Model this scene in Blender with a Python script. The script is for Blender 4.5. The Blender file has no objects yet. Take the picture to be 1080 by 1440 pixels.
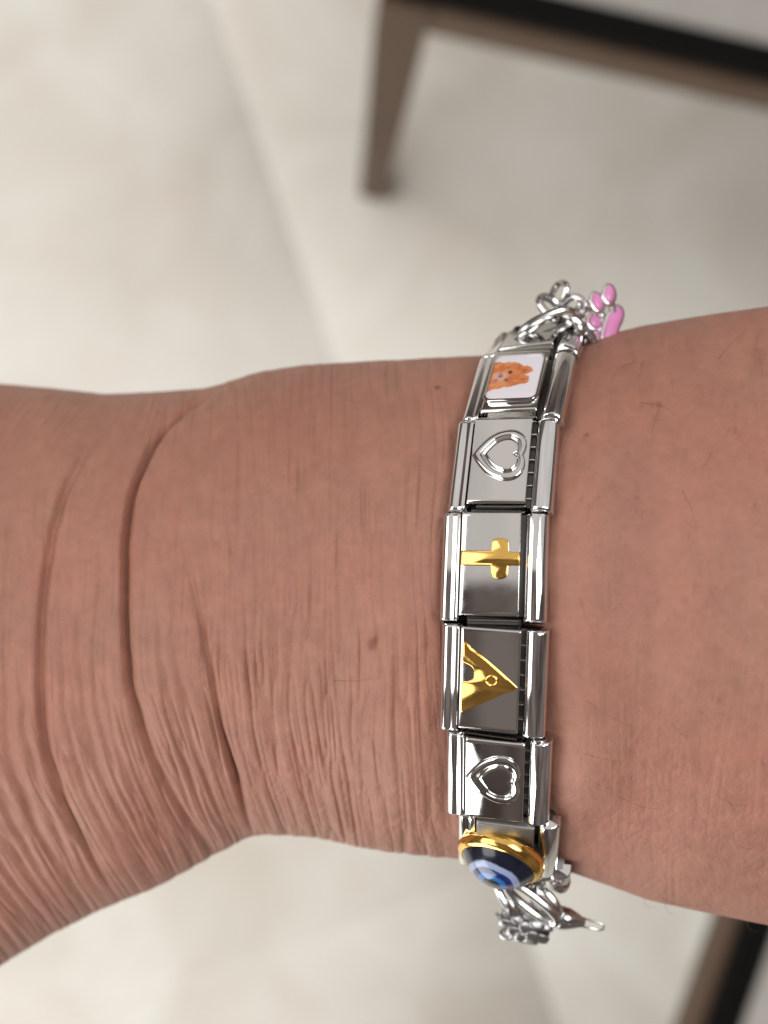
import bpy, bmesh, math, random
import numpy as np
from mathutils import Vector, Matrix
from mathutils.geometry import tessellate_polygon

random.seed(7)
SC = bpy.context.scene
COL = SC.collection

# ------------------------------------------------------------------ camera
F = 2000.0                      # focal length in photo pixels (photo 1080 x 1440)
CAM_H = 1.2                     # camera height above the tiled floor
down = Vector(((446 - 540) / F, -(740 - 720) / F, -1.0)).normalized()   # plumb direction in camera axes
zc = -down
xc = (Vector((1, 0, 0)) - zc * zc.x).normalized()
yc = zc.cross(xc)
R = Matrix((xc, yc, zc))        # camera axes -> world axes (rows are the world axes)
CAM = Vector((0, 0, CAM_H))
cam_data = bpy.data.cameras.new('camera')
cam = bpy.data.objects.new('camera', cam_data)
COL.objects.link(cam)
cam.matrix_world = Matrix.Translation(CAM) @ R.to_4x4()
cam_data.sensor_fit = 'VERTICAL'
cam_data.sensor_height = 36.0
cam_data.lens = 36.0 * F / 1440
cam_data.clip_start = 0.005
cam_data.clip_end = 50
cam_data.dof.use_dof = True
cam_data.dof.focus_distance = 0.129
cam_data.dof.aperture_fstop = 21
SC.camera = cam
RN = np.array(R)

def world(p):                   # camera-space metres -> world
    return R @ Vector(p) + CAM

def ray(px, py):
    return Vector(((px - 540) / F, (720 - py) / F, -1.0))

def at(px, py, d):              # pixel + distance along the optical axis
    return world(ray(px, py) * d)

def at_z(px, py, z):            # pixel on the horizontal plane of height z
    r = R @ ray(px, py)
    return CAM + r * ((z - CAM_H) / r.z)

# ------------------------------------------------------------------ light
w = bpy.data.worlds.new('World')
SC.world = w
w.use_nodes = True
wn = w.node_tree.nodes.new('ShaderNodeTexNoise')          # dim, uneven room around the place
wn.inputs['Scale'].default_value = 2.2; wn.inputs['Detail'].default_value = 2.0
wt = w.node_tree.nodes.new('ShaderNodeTexCoord')
wr = w.node_tree.nodes.new('ShaderNodeValToRGB')
wr.color_ramp.elements[0].position = 0.38; wr.color_ramp.elements[0].color = (0.40, 0.30, 0.275, 1)
wr.color_ramp.elements[1].position = 0.62; wr.color_ramp.elements[1].color = (1.25, 1.04, 0.94, 1)
w.node_tree.links.new(wt.outputs['Generated'], wn.inputs['Vector'])
w.node_tree.links.new(wn.outputs['Fac'], wr.inputs['Fac'])
w.node_tree.links.new(wr.outputs['Color'], w.node_tree.nodes['Background'].inputs[0])
w.node_tree.nodes['Background'].inputs[1].default_value = 0.18

def area(name, loc, target, sx, sy, radiance, col):
    l = bpy.data.lights.new(name, 'AREA')
    l.shape = 'RECTANGLE'; l.size = sx; l.size_y = sy
    l.energy = radiance * math.pi * sx * sy
    l.color = col
    o = bpy.data.objects.new(name, l)
    COL.objects.link(o)
    o.location = loc
    o.rotation_euler = (Vector(target) - Vector(loc)).to_track_quat('-Z', 'Y').to_euler()
    return o

area('ceiling_bounce', (0.2, 2.05, 2.95), (0, 0, 1.05), 5.0, 3.5, 0.55, (1.0, 0.98, 0.95))
area('window_light_left', (-2.0, 0.15, 2.6), (0, 0.1, 0.5), 2.7, 1.5, 3.3, (1.0, 0.985, 0.96))
area('overhead_fill_light', (0.85, 0.5, 3.2), (0.1, 0, 0.6), 1.1, 1.1, 7.5, (0.98, 0.99, 1.0))  # unseen overhead lamp, placed to keep the lower chair's shadow off the floor
area('floor_fill_light', (-1.35, -1.7, 1.05), (0, -0.35, 0.3), 1.4, 1.5, 5.2, (0.97, 0.99, 1.0))  # unseen low lamp added to brighten the floor and the arm's lower edge

SC.view_settings.view_transform = 'Standard'
SC.view_settings.look = 'None'
SC.view_settings.exposure = 0.0
SC.view_settings.gamma = 1.0
SC.render.film_transparent = False
SC.cycles.use_denoising = True
SC.cycles.max_bounces = 8

# ------------------------------------------------------------------ helpers
def link_obj(name, me, mat=None, parent=None, mw=None, smooth=None):
    o = bpy.data.objects.new(name, me)
    COL.objects.link(o)
    if mat is not None and not me.materials:
        me.materials.append(mat)
    if parent is not None:
        o.parent = parent
    if mw is not None:
        o.matrix_local = mw
    return o

def empty(name, loc=(0, 0, 0)):
    o = bpy.data.objects.new(name, None)
    o.empty_display_size = 0.005
    COL.objects.link(o)
    o.location = loc
    return o

def tag(o, label=None, cat=None, group=None, kind=None):
    for k, v in (('label', label), ('category', cat), ('group', group), ('kind', kind)):
        if v: o[k] = v
    return o

def bm_mesh(bm, name, smooth=True, auto=35):
    bmesh.ops.recalc_face_normals(bm, faces=bm.faces)
    me = bpy.data.meshes.new(name)
    bm.to_mesh(me); bm.free()
    if smooth:
        me.shade_smooth()
        if auto is not None:
            me.set_sharp_from_angle(angle=math.radians(auto))
    return me

def np_mesh(name, V, faces, cols=None, smooth=True):
    me = bpy.data.meshes.new(name)
    V = np.asarray(V, dtype=np.float32); faces = np.asarray(faces, dtype=np.int32)
    n, m, k = len(V), len(faces), faces.shape[1]
    me.vertices.add(n); me.vertices.foreach_set('co', V.ravel())
    me.loops.add(m * k); me.loops.foreach_set('vertex_index', faces.ravel())
    me.polygons.add(m)
    me.polygons.foreach_set('loop_start', np.arange(0, m * k, k, dtype=np.int32))
    me.update(calc_edges=True)
    if cols is not None:
        at_ = me.color_attributes.new('Col', 'FLOAT_COLOR', 'POINT')
        c4 = np.ones((n, 4), dtype=np.float32); c4[:, :3] = cols
        at_.data.foreach_set('color', c4.ravel())
    if smooth: me.shade_smooth()
    return me

def box_bm(bm, x0, x1, y0, y1, z0, z1, bev=0.0, seg=2):
    vs = [bm.verts.new((x, y, z)) for z in (z0, z1) for y in (y0, y1) for x in (x0, x1)]
    f = [(0, 2, 3, 1), (4, 5, 7, 6), (0, 1, 5, 4), (2, 6, 7, 3), (0, 4, 6, 2), (1, 3, 7, 5)]
    fs = [bm.faces.new([vs[i] for i in q]) for q in f]
    if bev > 0:
        es = list({e for q in fs for e in q.edges})
        bmesh.ops.bevel(bm, geom=es, offset=bev, segments=seg, profile=0.5, affect='EDGES', clamp_overlap=True)
    return bm

def tube_bm(bm, pts, rad, seg=10, closed=False, cap=True):
    pts = [Vector(p) for p in pts]
    n = len(pts)
    rr = rad if isinstance(rad, (list, tuple)) else [rad] * n
    rings = []; up = None
    for i, p in enumerate(pts):
        if closed: t = pts[(i + 1) % n] - pts[i - 1]
        else: t = pts[min(i + 1, n - 1)] - pts[max(i - 1, 0)]
        t.normalize()
        if up is None:
            up = Vector((0, 0, 1)) if abs(t.z) < 0.9 else Vector((1, 0, 0))
        u = (up - t * up.dot(t)).normalized(); v = t.cross(u); up = u
        rings.append([bm.verts.new(p + (u * math.cos(2 * math.pi * k / seg) + v * math.sin(2 * math.pi * k / seg)) * rr[i]) for k in range(seg)])
    m = n if closed else n - 1
    for i in range(m):
        a, b = rings[i], rings[(i + 1) % n]
        sh = 0
        if closed and i == n - 1:
            sh = min(range(seg), key=lambda s: (a[0].co - b[s].co).length)
        for k in range(seg):
            bm.faces.new((a[k], a[(k + 1) % seg], b[(k + 1 + sh) % seg], b[(k + sh) % seg]))
    if not closed and cap:
        bm.faces.new(rings[0][::-1]); bm.faces.new(rings[-1])
    return bm

def lathe_bm(bm, prof, seg=48):
    rings = []
    for r, z in prof:
        if r < 1e-9: rings.append([bm.verts.new((0, 0, z))])
        else: rings.append([bm.verts.new((r * math.cos(2 * math.pi * k / seg), r * math.sin(2 * math.pi * k / seg), z)) for k in range(seg)])
    for a, b in zip(rings, rings[1:]):
        for k in range(seg):
            k2 = (k + 1) % seg
            q = [a[k % len(a)], a[k2 % len(a)], b[k2 % len(b)], b[k % len(b)]]
            q2 = []
            for v in q:
                if v not in q2: q2.append(v)
            if len(q2) > 2: bm.faces.new(q2)
    return bm

def loft_bm(bm, rings, cap=True):
    """stack of closed outlines (same point count), last one capped"""
    vr = [[bm.verts.new(p) for p in r] for r in rings]
    n = len(vr[0])
    for a, b in zip(vr, vr[1:]):
        for k in range(n):
            bm.faces.new((a[k], a[(k + 1) % n], b[(k + 1) % n], b[k]))
    if cap:
        for tri in tessellate_polygon([[v.co for v in vr[-1]]]):
            bm.faces.new([vr[-1][i] for i in tri])
    return bm

def inset(outline, d):
    n = len(outline); res = []
    A = sum(outline[i][0] * outline[(i + 1) % n][1] - outline[(i + 1) % n][0] * outline[i][1] for i in range(n))
    sg = 1 if A > 0 else -1
    for i in range(n):
        p0, p1, p2 = (Vector(outline[(i + j) % n]) for j in (-1, 0, 1))
        e1 = (p1 - p0).normalized(); e2 = (p2 - p1).normalized()
        n1 = Vector((-e1.y, e1.x)) * sg; n2 = Vector((-e2.y, e2.x)) * sg
        b = n1 + n2
        b = b / max(b.length_squared / 2, 0.6)
        res.append(tuple(p1 + b * d))
    return res

def emblem_mesh(name, outline, h, bev):
    bm = bmesh.new()
    o2 = inset(outline, bev * 0.35); o3 = inset(outline, bev)
    loft_bm(bm, [[(x, y, -0.15e-3) for x, y in outline], [(x, y, h - bev) for x, y in outline],
                 [(x, y, h - bev * 0.3) for x, y in o2], [(x, y, h) for x, y in o3]])
    return bm_mesh(bm, name, True, 50)

# ------------------------------------------------------------------ materials
def mat(name):
    m = bpy.data.materials.new(name)
    m.use_nodes = True
    nt = m.node_tree
    return m, nt, nt.nodes['Principled BSDF']

def N(nt, t, **kw):
    n = nt.nodes.new(t)
    for k, v in kw.items():
        if hasattr(n, k): setattr(n, k, v)
        else: n.inputs[k].default_value = v
    return n

def metal(name, col, rough, scratch=0.05, bump=0.0, scale=900):
    m, nt, b = mat(name)
    b.inputs['Metallic'].default_value = 1.0
    b.inputs['Base Color'].default_value = (*col, 1)
    tc = N(nt, 'ShaderNodeTexCoord')
    no = N(nt, 'ShaderNodeTexNoise', Scale=scale, Detail=4.0)
    nt.links.new(tc.outputs['Object'], no.inputs['Vector'])
    mr = N(nt, 'ShaderNodeMapRange')
    mr.inputs['From Min'].default_value = 0.3; mr.inputs['From Max'].default_value = 0.75
    mr.inputs['To Min'].default_value = rough; mr.inputs['To Max'].default_value = rough + scratch
    nt.links.new(no.outputs['Fac'], mr.inputs['Value'])
    nt.links.new(mr.outputs['Result'], b.inputs['Roughness'])
    if bump:
        bp = N(nt, 'ShaderNodeBump', Strength=bump, Distance=0.0002)
        n2 = N(nt, 'ShaderNodeTexNoise', Scale=260.0, Detail=2.0)
        nt.links.new(tc.outputs['Object'], n2.inputs['Vector'])
        nt.links.new(n2.outputs['Fac'], bp.inputs['Height'])
        nt.links.new(bp.outputs['Normal'], b.inputs['Normal'])
    return m

M_STEEL = metal('polished_steel', (0.66, 0.65, 0.635), 0.02, 0.05, 0.008)
M_SATIN = metal('satin_steel', (0.30, 0.285, 0.27), 0.42, 0.1)
M_BAR = metal('chrome_steel', (0.74, 0.735, 0.73), 0.05, 0.06, 0.05)
M_BASE = metal('dark_steel', (0.10, 0.095, 0.09), 0.30, 0.15)
M_GOLD = metal('polished_gold', (0.86, 0.53, 0.14), 0.10, 0.08, 0.03)
M_CHAIN = metal('chain_steel', (0.55, 0.545, 0.54), 0.13, 0.12, 0.15)
M_OXID = metal('oxidised_silver', (0.43, 0.43, 0.43), 0.22, 0.2, 0.3)
M_RIM = metal('rim_silver', (0.80, 0.79, 0.78), 0.14, 0.1, 0.1)

def vcol_mat(name, rough, coat=0.0):
    m, nt, b = mat(name)
    a = N(nt, 'ShaderNodeVertexColor', layer_name='Col')
    nt.links.new(a.outputs['Color'], b.inputs['Base Color'])
    b.inputs['Roughness'].default_value = rough
    b.inputs['Coat Weight'].default_value = coat
    b.inputs['Coat Roughness'].default_value = 0.04
    return m
M_PRINT = vcol_mat('enamel_print', 0.35, 0.5)
M_GLASS = vcol_mat("glass_bead", 0.2, 0.45)

def enamel(name, col):
    m, nt, b = mat(name)
    tc = N(nt, 'ShaderNodeTexCoord')
    no = N(nt, 'ShaderNodeTexNoise', Scale=700.0, Detail=3.0)
    nt.links.new(tc.outputs['Object'], no.inputs['Vector'])
    mx = N(nt, 'ShaderNodeMix', data_type='RGBA')
    mx.inputs[6].default_value = (*col, 1); mx.inputs[7].default_value = (*[c * 0.8 for c in col], 1)
    nt.links.new(no.outputs['Fac'], mx.inputs[0])
    nt.links.new(mx.outputs[2], b.inputs['Base Color'])
    b.inputs['Roughness'].default_value = 0.3
    b.inputs['Coat Weight'].default_value = 0.4
    return m
M_PINK = enamel('pink_enamel', (0.78, 0.27, 0.55))

def skin_material():
    m, nt, b = mat('skin')
    a = N(nt, 'ShaderNodeVertexColor', layer_name='Col')
    tc = N(nt, 'ShaderNodeTexCoord')
    no = N(nt, 'ShaderNodeTexNoise', Scale=520.0, Detail=5.0, Roughness=0.6)
    nt.links.new(tc.outputs['Object'], no.inputs['Vector'])
    mr = N(nt, 'ShaderNodeMapRange')
    mr.inputs['From Min'].default_value = 0.3; mr.inputs['From Max'].default_value = 0.7
    mr.inputs['To Min'].default_value = 0.93; mr.inputs['To Max'].default_value = 1.06
    nt.links.new(no.outputs['Fac'], mr.inputs['Value'])
    mx = N(nt, 'ShaderNodeVectorMath', operation='MULTIPLY')
    nt.links.new(a.outputs['Color'], mx.inputs[0]); nt.links.new(mr.outputs['Result'], mx.inputs[1])
    nt.links.new(mx.outputs['Vector'], b.inputs['Base Color'])
    b.inputs['Roughness'].default_value = 0.55
    b.inputs['Specular IOR Level'].default_value = 0.32
    b.inputs['Subsurface Weight'].default_value = 0.22
    b.inputs['Subsurface Radius'].default_value = (1.0, 0.35, 0.2)
    b.inputs['Subsurface Scale'].default_value = 0.0008
    vo = N(nt, 'ShaderNodeTexVoronoi', Scale=2300.0, feature='DISTANCE_TO_EDGE')
    wn = N(nt, 'ShaderNodeTexNoise', Scale=900.0, Detail=2.0)
    nt.links.new(tc.outputs['Object'], wn.inputs['Vector'])
    wm = N(nt, 'ShaderNodeMix', data_type='VECTOR'); wm.inputs[0].default_value = 0.0008
    nt.links.new(tc.outputs['Object'], wm.inputs[4]); nt.links.new(wn.outputs['Color'], wm.inputs[5])
    nt.links.new(wm.outputs[1], vo.inputs['Vector'])
    bp = N(nt, 'ShaderNodeBump', Strength=0.22, Distance=0.00025)
    nt.links.new(vo.outputs['Distance'], bp.inputs['Height'])
    bp2 = N(nt, 'ShaderNodeBump', Strength=0.2, Distance=0.0002)
    n3 = N(nt, 'ShaderNodeTexNoise', Scale=1500.0, Detail=3.0)
    nt.links.new(tc.outputs['Object'], n3.inputs['Vector'])
    nt.links.new(n3.outputs['Fac'], bp2.inputs['Height'])
    nt.links.new(bp.outputs['Normal'], bp2.inputs['Normal'])
    nt.links.new(bp2.outputs['Normal'], b.inputs['Normal'])
    return m

def simple(name, col, rough, var=0.15, scale=30.0, bump=0.0, stretch=(1, 1, 1)):
    m, nt, b = mat(name)
    tc = N(nt, 'ShaderNodeTexCoord'); mp = N(nt, 'ShaderNodeMapping')
    mp.inputs['Scale'].default_value = stretch
    nt.links.new(tc.outputs['Object'], mp.inputs['Vector'])
    no = N(nt, 'ShaderNodeTexNoise', Scale=scale, Detail=5.0)
    nt.links.new(mp.outputs['Vector'], no.inputs['Vector'])
    mx = N(nt, 'ShaderNodeMix', data_type='RGBA')
    mx.inputs[6].default_value = (*[c * (1 - var) for c in col], 1)
    mx.inputs[7].default_value = (*[min(1, c * (1 + var)) for c in col], 1)
    nt.links.new(no.outputs['Fac'], mx.inputs[0]); nt.links.new(mx.outputs[2], b.inputs['Base Color'])
    b.inputs['Roughness'].default_value = rough
    if bump:
        bp = N(nt, 'ShaderNodeBump', Strength=bump, Distance=0.002)
        nt.links.new(no.outputs['Fac'], bp.inputs['Height']); nt.links.new(bp.outputs['Normal'], b.inputs['Normal'])
    return m
M_WOOD = simple('brown_wood', (0.088, 0.047, 0.024), 0.6, 0.3, 40.0, 0.1, (1, 1, 0.15))
M_BLACK = simple('black_gap_shade', (0.005, 0.0045, 0.004), 0.95)  # near-black colour carries the shade of the gap under the cushion
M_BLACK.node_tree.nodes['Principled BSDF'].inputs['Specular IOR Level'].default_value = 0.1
M_CUSH = simple('grey_upholstery', (0.33, 0.308, 0.28), 0.85, 0.1, 60.0, 0.3)
M_GROUT = simple('grout', (0.78, 0.745, 0.67), 0.8, 0.08, 60.0)
M_HAIR = simple('hair', (0.10, 0.05, 0.035), 0.5)

def tile_material():
    m, nt, b = mat('glazed_tile')
    g = N(nt, 'ShaderNodeNewGeometry')
    n1 = N(nt, 'ShaderNodeTexNoise', Scale=7.0, Detail=4.0, Roughness=0.55)
    n2 = N(nt, 'ShaderNodeTexNoise', Scale=13.0, Detail=3.0)
    n1.inputs['Distortion'].default_value = 0.6
    nt.links.new(g.outputs['Position'], n1.inputs['Vector']); nt.links.new(g.outputs['Position'], n2.inputs['Vector'])
    r1 = N(nt, 'ShaderNodeValToRGB')
    e = r1.color_ramp.elements
    e[0].position = 0.32; e[0].color = (0.72, 0.67, 0.575, 1)
    e[1].position = 0.66; e[1].color = (0.87, 0.85, 0.77, 1)
    nt.links.new(n1.outputs['Fac'], r1.inputs['Fac'])
    r2 = N(nt, 'ShaderNodeValToRGB')
    e = r2.color_ramp.elements
    e[0].position = 0.45; e[0].color = (0, 0, 0, 1); e[1].position = 0.75; e[1].color = (0.6, 0.6, 0.6, 1)
    nt.links.new(n2.outputs['Fac'], r2.inputs['Fac'])
    mx = N(nt, 'ShaderNodeMix', data_type='RGBA')
    mx.inputs[7].default_value = (0.78, 0.68, 0.60, 1)
    nt.links.new(r2.outputs['Color'], mx.inputs[0]); nt.links.new(r1.outputs['Color'], mx.inputs[6])
    nt.links.new(mx.outputs[2], b.inputs['Base Color'])
    b.inputs['Roughness'].default_value = 0.38
    return m
M_TILE = tile_material()

# ------------------------------------------------------------------ floor (structure) with its tiles
floor_bm = bmesh.new()
box_bm(floor_bm, -3.2, 3.2, -3.2, 3.2, -0.03, -0.0008)
floor = tag(link_obj('floor', bm_mesh(floor_bm, 'floor', False), M_GROUT), kind='structure')
TS, GAP = 0.90, 0.0025
corner = at_z(712, 1224, 0.0)
d1 = (at_z(600, 1262, 0) - at_z(120, 1432, 0)); ang = math.atan2(d1.y, d1.x)
tb = bmesh.new()
box_bm(tb, GAP / 2, TS - GAP / 2, GAP / 2, TS - GAP / 2, -0.01, 0.0, 0.0008, 2)
tile_me = bm_mesh(tb, 'tile', True, 40)
tile_me.materials.append(M_TILE)
for i in range(-3, 3):
    for j in range(-3, 3):
        o = link_obj('tile', tile_me, None, floor)
        u = Vector((math.cos(ang), math.sin(ang), 0)); v = Vector((-u.y, u.x, 0))
        o.location = corner + u * (i * TS) + v * (j * TS) + Vector((0, 0, random.uniform(-0.0003, 0.0003)))
        o.rotation_euler = (0, 0, ang)

# ------------------------------------------------------------------ chairs
def chair(corner_floor, rail_dir, inward, label, W=0.45, D=0.45):
    """corner_floor: foot of the visible corner leg; rail_dir along the visible rail; inward under the seat"""
    u = Vector((rail_dir.x, rail_dir.y, 0)).normalized()
    v = Vector((-u.y, u.x, 0))
    if v.dot(inward) < 0: v = -v
    root = empty('chair', (corner_floor.x, corner_floor.y, 0))
    tag(root, label, 'chair', 'wooden framed chairs on the tiled floor')
    def mesh_uvz(bm):
        for q in bm.verts:
            p = u * q.co.x + v * q.co.y; q.co = Vector((p.x, p.y, q.co.z))
    t0, t1 = 0.0115, 0.0145       # half widths, foot / top
    for sx in (0, 1):
        for sy in (0, 1):
            bm = bmesh.new()
            cx, cy = sx * W, sy * D
            rings = []
            for z, t in ((0.0, t0 - 0.001), (0.002, t0), (0.20, t0 + 0.001), (0.40, t1), (0.452, t1)):
                rings.append([(cx + a * t, cy + b_ * t, z) for a, b_ in ((-1, -1), (1, -1), (1, 1), (-1, 1))])
            loft_bm(bm, rings); bm.faces.new([bm.verts[i] for i in range(0)]) if False else None
            mesh_uvz(bm)
            link_obj('leg', bm_mesh(bm, 'leg', True, 30), M_WOOD, root)
    e = t1 - 0.0008
    for (x0, x1, y0, y1) in ((e, W - e, -0.0125, 0.0085), (e, W - e, D - 0.0085, D + 0.0125),
                             (-0.0125, 0.0085, e, D - e), (W - 0.0085, W + 0.0125, e, D - e)):
        bm = bmesh.new(); box_bm(bm, x0, x1, y0, y1, 0.417, 0.450, 0.0015, 2); mesh_uvz(bm)
        link_obj('seat_rail', bm_mesh(bm, 'seat_rail', True, 30), M_WOOD, root)
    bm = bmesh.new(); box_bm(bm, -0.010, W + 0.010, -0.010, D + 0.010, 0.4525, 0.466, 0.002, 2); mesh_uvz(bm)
    link_obj('seat_gap_shade', bm_mesh(bm, 'seat_gap_shade', True, 30), M_BLACK, root)  # dark strip standing in for the shaded gap between rail and cushion
    # padded cushion with softly rounded edges
    bm = bmesh.new()
    rings = []
    def rr(inx, z, rad=0.03):
        pts = []
        for (qx, qy, a0) in ((W - inx, D - inx, 0), (inx, D - inx, 90), (inx, inx, 180), (W - inx, inx, 270)):
            ox = -1 if qx > W / 2 else 1; oy = -1 if qy > D / 2 else 1
            for k in range(7):
                a = math.radians(a0 + 15 * k)
                pts.append((qx + ox * rad + rad * math.cos(a), qy + oy * rad + rad * math.sin(a), z))
        return pts
    for inx, z in ((0.008, 0.464), (0.005, 0.467), (0.004, 0.469), (0.005, 0.472), (0.010, 0.476), (0.025, 0.480), (0.08, 0.483), (0.17, 0.485)):
        rings.append(rr(inx, z))
    loft_bm(bm, rings); mesh_uvz(bm)
    link_obj('seat_cushion', bm_mesh(bm, 'seat_cushion', True, 60), M_CUSH, root)
    return root

foot = at_z(527, 262, 0.0)
ra, rb_ = at_z(600, 36, 0.417), at_z(1080, 146, 0.417)
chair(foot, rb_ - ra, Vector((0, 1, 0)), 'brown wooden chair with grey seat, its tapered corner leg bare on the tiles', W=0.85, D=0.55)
qa, qb = at_z(1000, 1290, 0.417), at_z(947, 1440, 0.417)
dirq = (qb - qa).normalized()
start = qa - dirq * 0.06
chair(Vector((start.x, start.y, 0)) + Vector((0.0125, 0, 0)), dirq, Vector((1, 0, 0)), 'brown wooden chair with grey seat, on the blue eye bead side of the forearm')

# ------------------------------------------------------------------ the arm
YT = [(-900, 600), (-400, 560), (0, 538), (80, 545), (150, 553), (230, 551), (290, 547), (330, 534), (370, 521), (430, 512), (550, 506), (680, 500), (760, 489), (820, 478), (900, 458), (1000, 440), (1080, 428), (1300, 400), (2000, 340)]
YB = [(-900, 1620), (-400, 1540), (0, 1368), (80, 1318), (150, 1282), (230, 1248), (300, 1210), (350, 1180), (380, 1173), (430, 1176), (520, 1193), (600, 1206), (680, 1212), (760, 1220), (800, 1228), (900, 1266), (1000, 1290), (1080, 1306), (1300, 1345), (2000, 1420)]
DT, BB, SL = 0.1272, 0.025, 0.23

def sections(s):
    yt = np.interp(s, *zip(*YT)); yb = np.interp(s, *zip(*YB))
    X = (s - 540) / F * 0.145
    for _ in range(40):
        dx = X - 0.0092
        lin = np.where(dx > 0.035, 0.035 + (dx - 0.035) * 0.5, np.where(dx < -0.05, -0.05 + (dx + 0.05) * 0.4, dx))
        D = DT - SL * lin; dc = D + BB; X = (s - 540) / F * dc
    st = (720 - yt) / F; sb = (720 - yb) / F; Zc = -dc
    a = np.full_like(s, 0.026)
    for _ in range(30):
        k = np.sqrt(1 + (st * BB / a) ** 2); k2 = np.sqrt(1 + (sb * BB / a) ** 2)
        a = (sb - st) * Zc / (k + k2)
    Yc = -st * Zc - a * k
    return X, Yc, Zc, a

def smooth1(arr, n):
    k = np.hanning(2 * n + 1); k /= k.sum()
    return np.convolve(np.pad(arr, n, mode='edge'), k, 'valid')

s_all = np.concatenate([np.linspace(-700, -40, 70, endpoint=False), np.linspace(-40, 1120, 1000, endpoint=False), np.linspace(1120, 1900, 80)])
s_tab = np.linspace(-900, 2000, 2901)
Xt, Yct, Zct, at_ = sections(s_tab)
Yct, at_, Zct = smooth1(Yct, 12), smooth1(at_, 12), smooth1(Zct, 12)

_rng = np.random.RandomState(3)
_tab = _rng.rand(512, 512).astype(np.float32)
def vnoise(x, y, seed=0):
    x = x + seed * 17.31; y = y + seed * 9.77
    xi = np.floor(x).astype(int); yi = np.floor(y).astype(int)
    fx = x - xi; fy = y - yi
    fx = fx * fx * fx * (fx * (fx * 6 - 15) + 10); fy = fy * fy * fy * (fy * (fy * 6 - 15) + 10)
    g = lambda i, j: _tab[(xi + i) % 512, (yi + j) % 512]
    return (g(0, 0) * (1 - fx) + g(1, 0) * fx) * (1 - fy) + (g(0, 1) * (1 - fx) + g(1, 1) * fx) * fy

def sstep(x, a, b):
    t = np.clip((x - a) / (b - a), 0, 1); return t * t * (3 - 2 * t)

def crease(px, py, pts, depth, width, fade=40, wob=0.0, seed=0):
    ys = [p[1] for p in pts]; xs = [p[0] for p in pts]
    gy = np.arange(int(ys[0]) - 5, int(ys[-1]) + 6)
    gxs = np.interp(gy, ys, xs)
    ext = np.concatenate([gxs[0] - (gxs[12] - gxs[6]) / 6 * np.arange(30, 0, -1), gxs, gxs[-1] + (gxs[-7] - gxs[-13]) / 6 * np.arange(1, 31)])
    kk = np.hanning(61); kk /= kk.sum()
    gxs = np.convolve(ext, kk, 'valid')
    cx = np.interp(py, gy, gxs)
    sl = np.interp(py, gy, np.gradient(gxs))
    if wob: cx = cx + wob * (vnoise(py / 35.0, py * 0 + seed, seed) - 0.5)
    s = (px - cx) / np.sqrt(1 + sl * sl)
    env = sstep(py, ys[0] - fade * 0.3, ys[0] + fade) * (1 - sstep(py, ys[-1] - fade, ys[-1] + fade * 0.3))
    return s, env, -depth * env * np.exp(-(s / width) ** 2)

C1 = [(322, 535), (290, 556), (255, 582), (225, 610), (205, 640), (192, 672), (183, 710), (177, 760), (175, 830), (177, 900), (182, 960), (194, 1010), (215, 1070), (240, 1120), (272, 1175), (300, 1215)]
C2 = [(150, 590), (112, 640), (88, 690), (73, 750), (64, 810), (58, 870), (56, 930), (58, 1000), (66, 1060), (85, 1120), (112, 1180), (150, 1240)]
C3 = [(255, 745), (268, 800), (280, 860), (291, 920), (303, 980), (316, 1040), (333, 1100), (348, 1150), (362, 1185)]
CR = [  # secondary wrinkles: points, depth mm, width px
    ([(118, 620), (104, 680), (98, 740), (92, 800)], 0.16, 7),
    ([(20, 700), (12, 800), (8, 900), (10, 1020), (25, 1100), (50, 1170), (90, 1240)], 0.35, 7),
    ([(108, 850), (112, 930), (120, 1000), (135, 1070), (160, 1130), (200, 1200)], 0.28, 6),
    ([(130, 900), (133, 960), (143, 1020), (162, 1090), (195, 1160), (230, 1215)], 0.22, 5),
    ([(222, 850), (228, 930), (240, 990), (258, 1060), (282, 1130), (305, 1180)], 0.28, 6),
    ([(245, 900), (255, 960), (270, 1030), (292, 1100), (318, 1165)], 0.25, 5),
    ([(88, 900), (90, 980), (102, 1050), (128, 1130), (170, 1205)], 0.22, 5),
    ([(30, 950), (36, 1030), (55, 1110), (90, 1190), (130, 1250)], 0.3, 6),
    ([(203, 770), (205, 850), (210, 930), (222, 1000)], 0.14, 5),
    ([(232, 780), (246, 840), (258, 900)], 0.16, 5),
    ([(305, 700), (306, 800), (308, 880)], 0.12, 5),
    ([(0, 1010), (18, 1090), (50, 1170), (85, 1230)], 0.28, 6),
    ([(-10, 1090), (15, 1160), (55, 1225), (90, 1280)], 0.28, 7),
    ([(150, 880), (150, 980), (160, 1040), (185, 1110), (220, 1180)], 0.2, 5),
]

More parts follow.
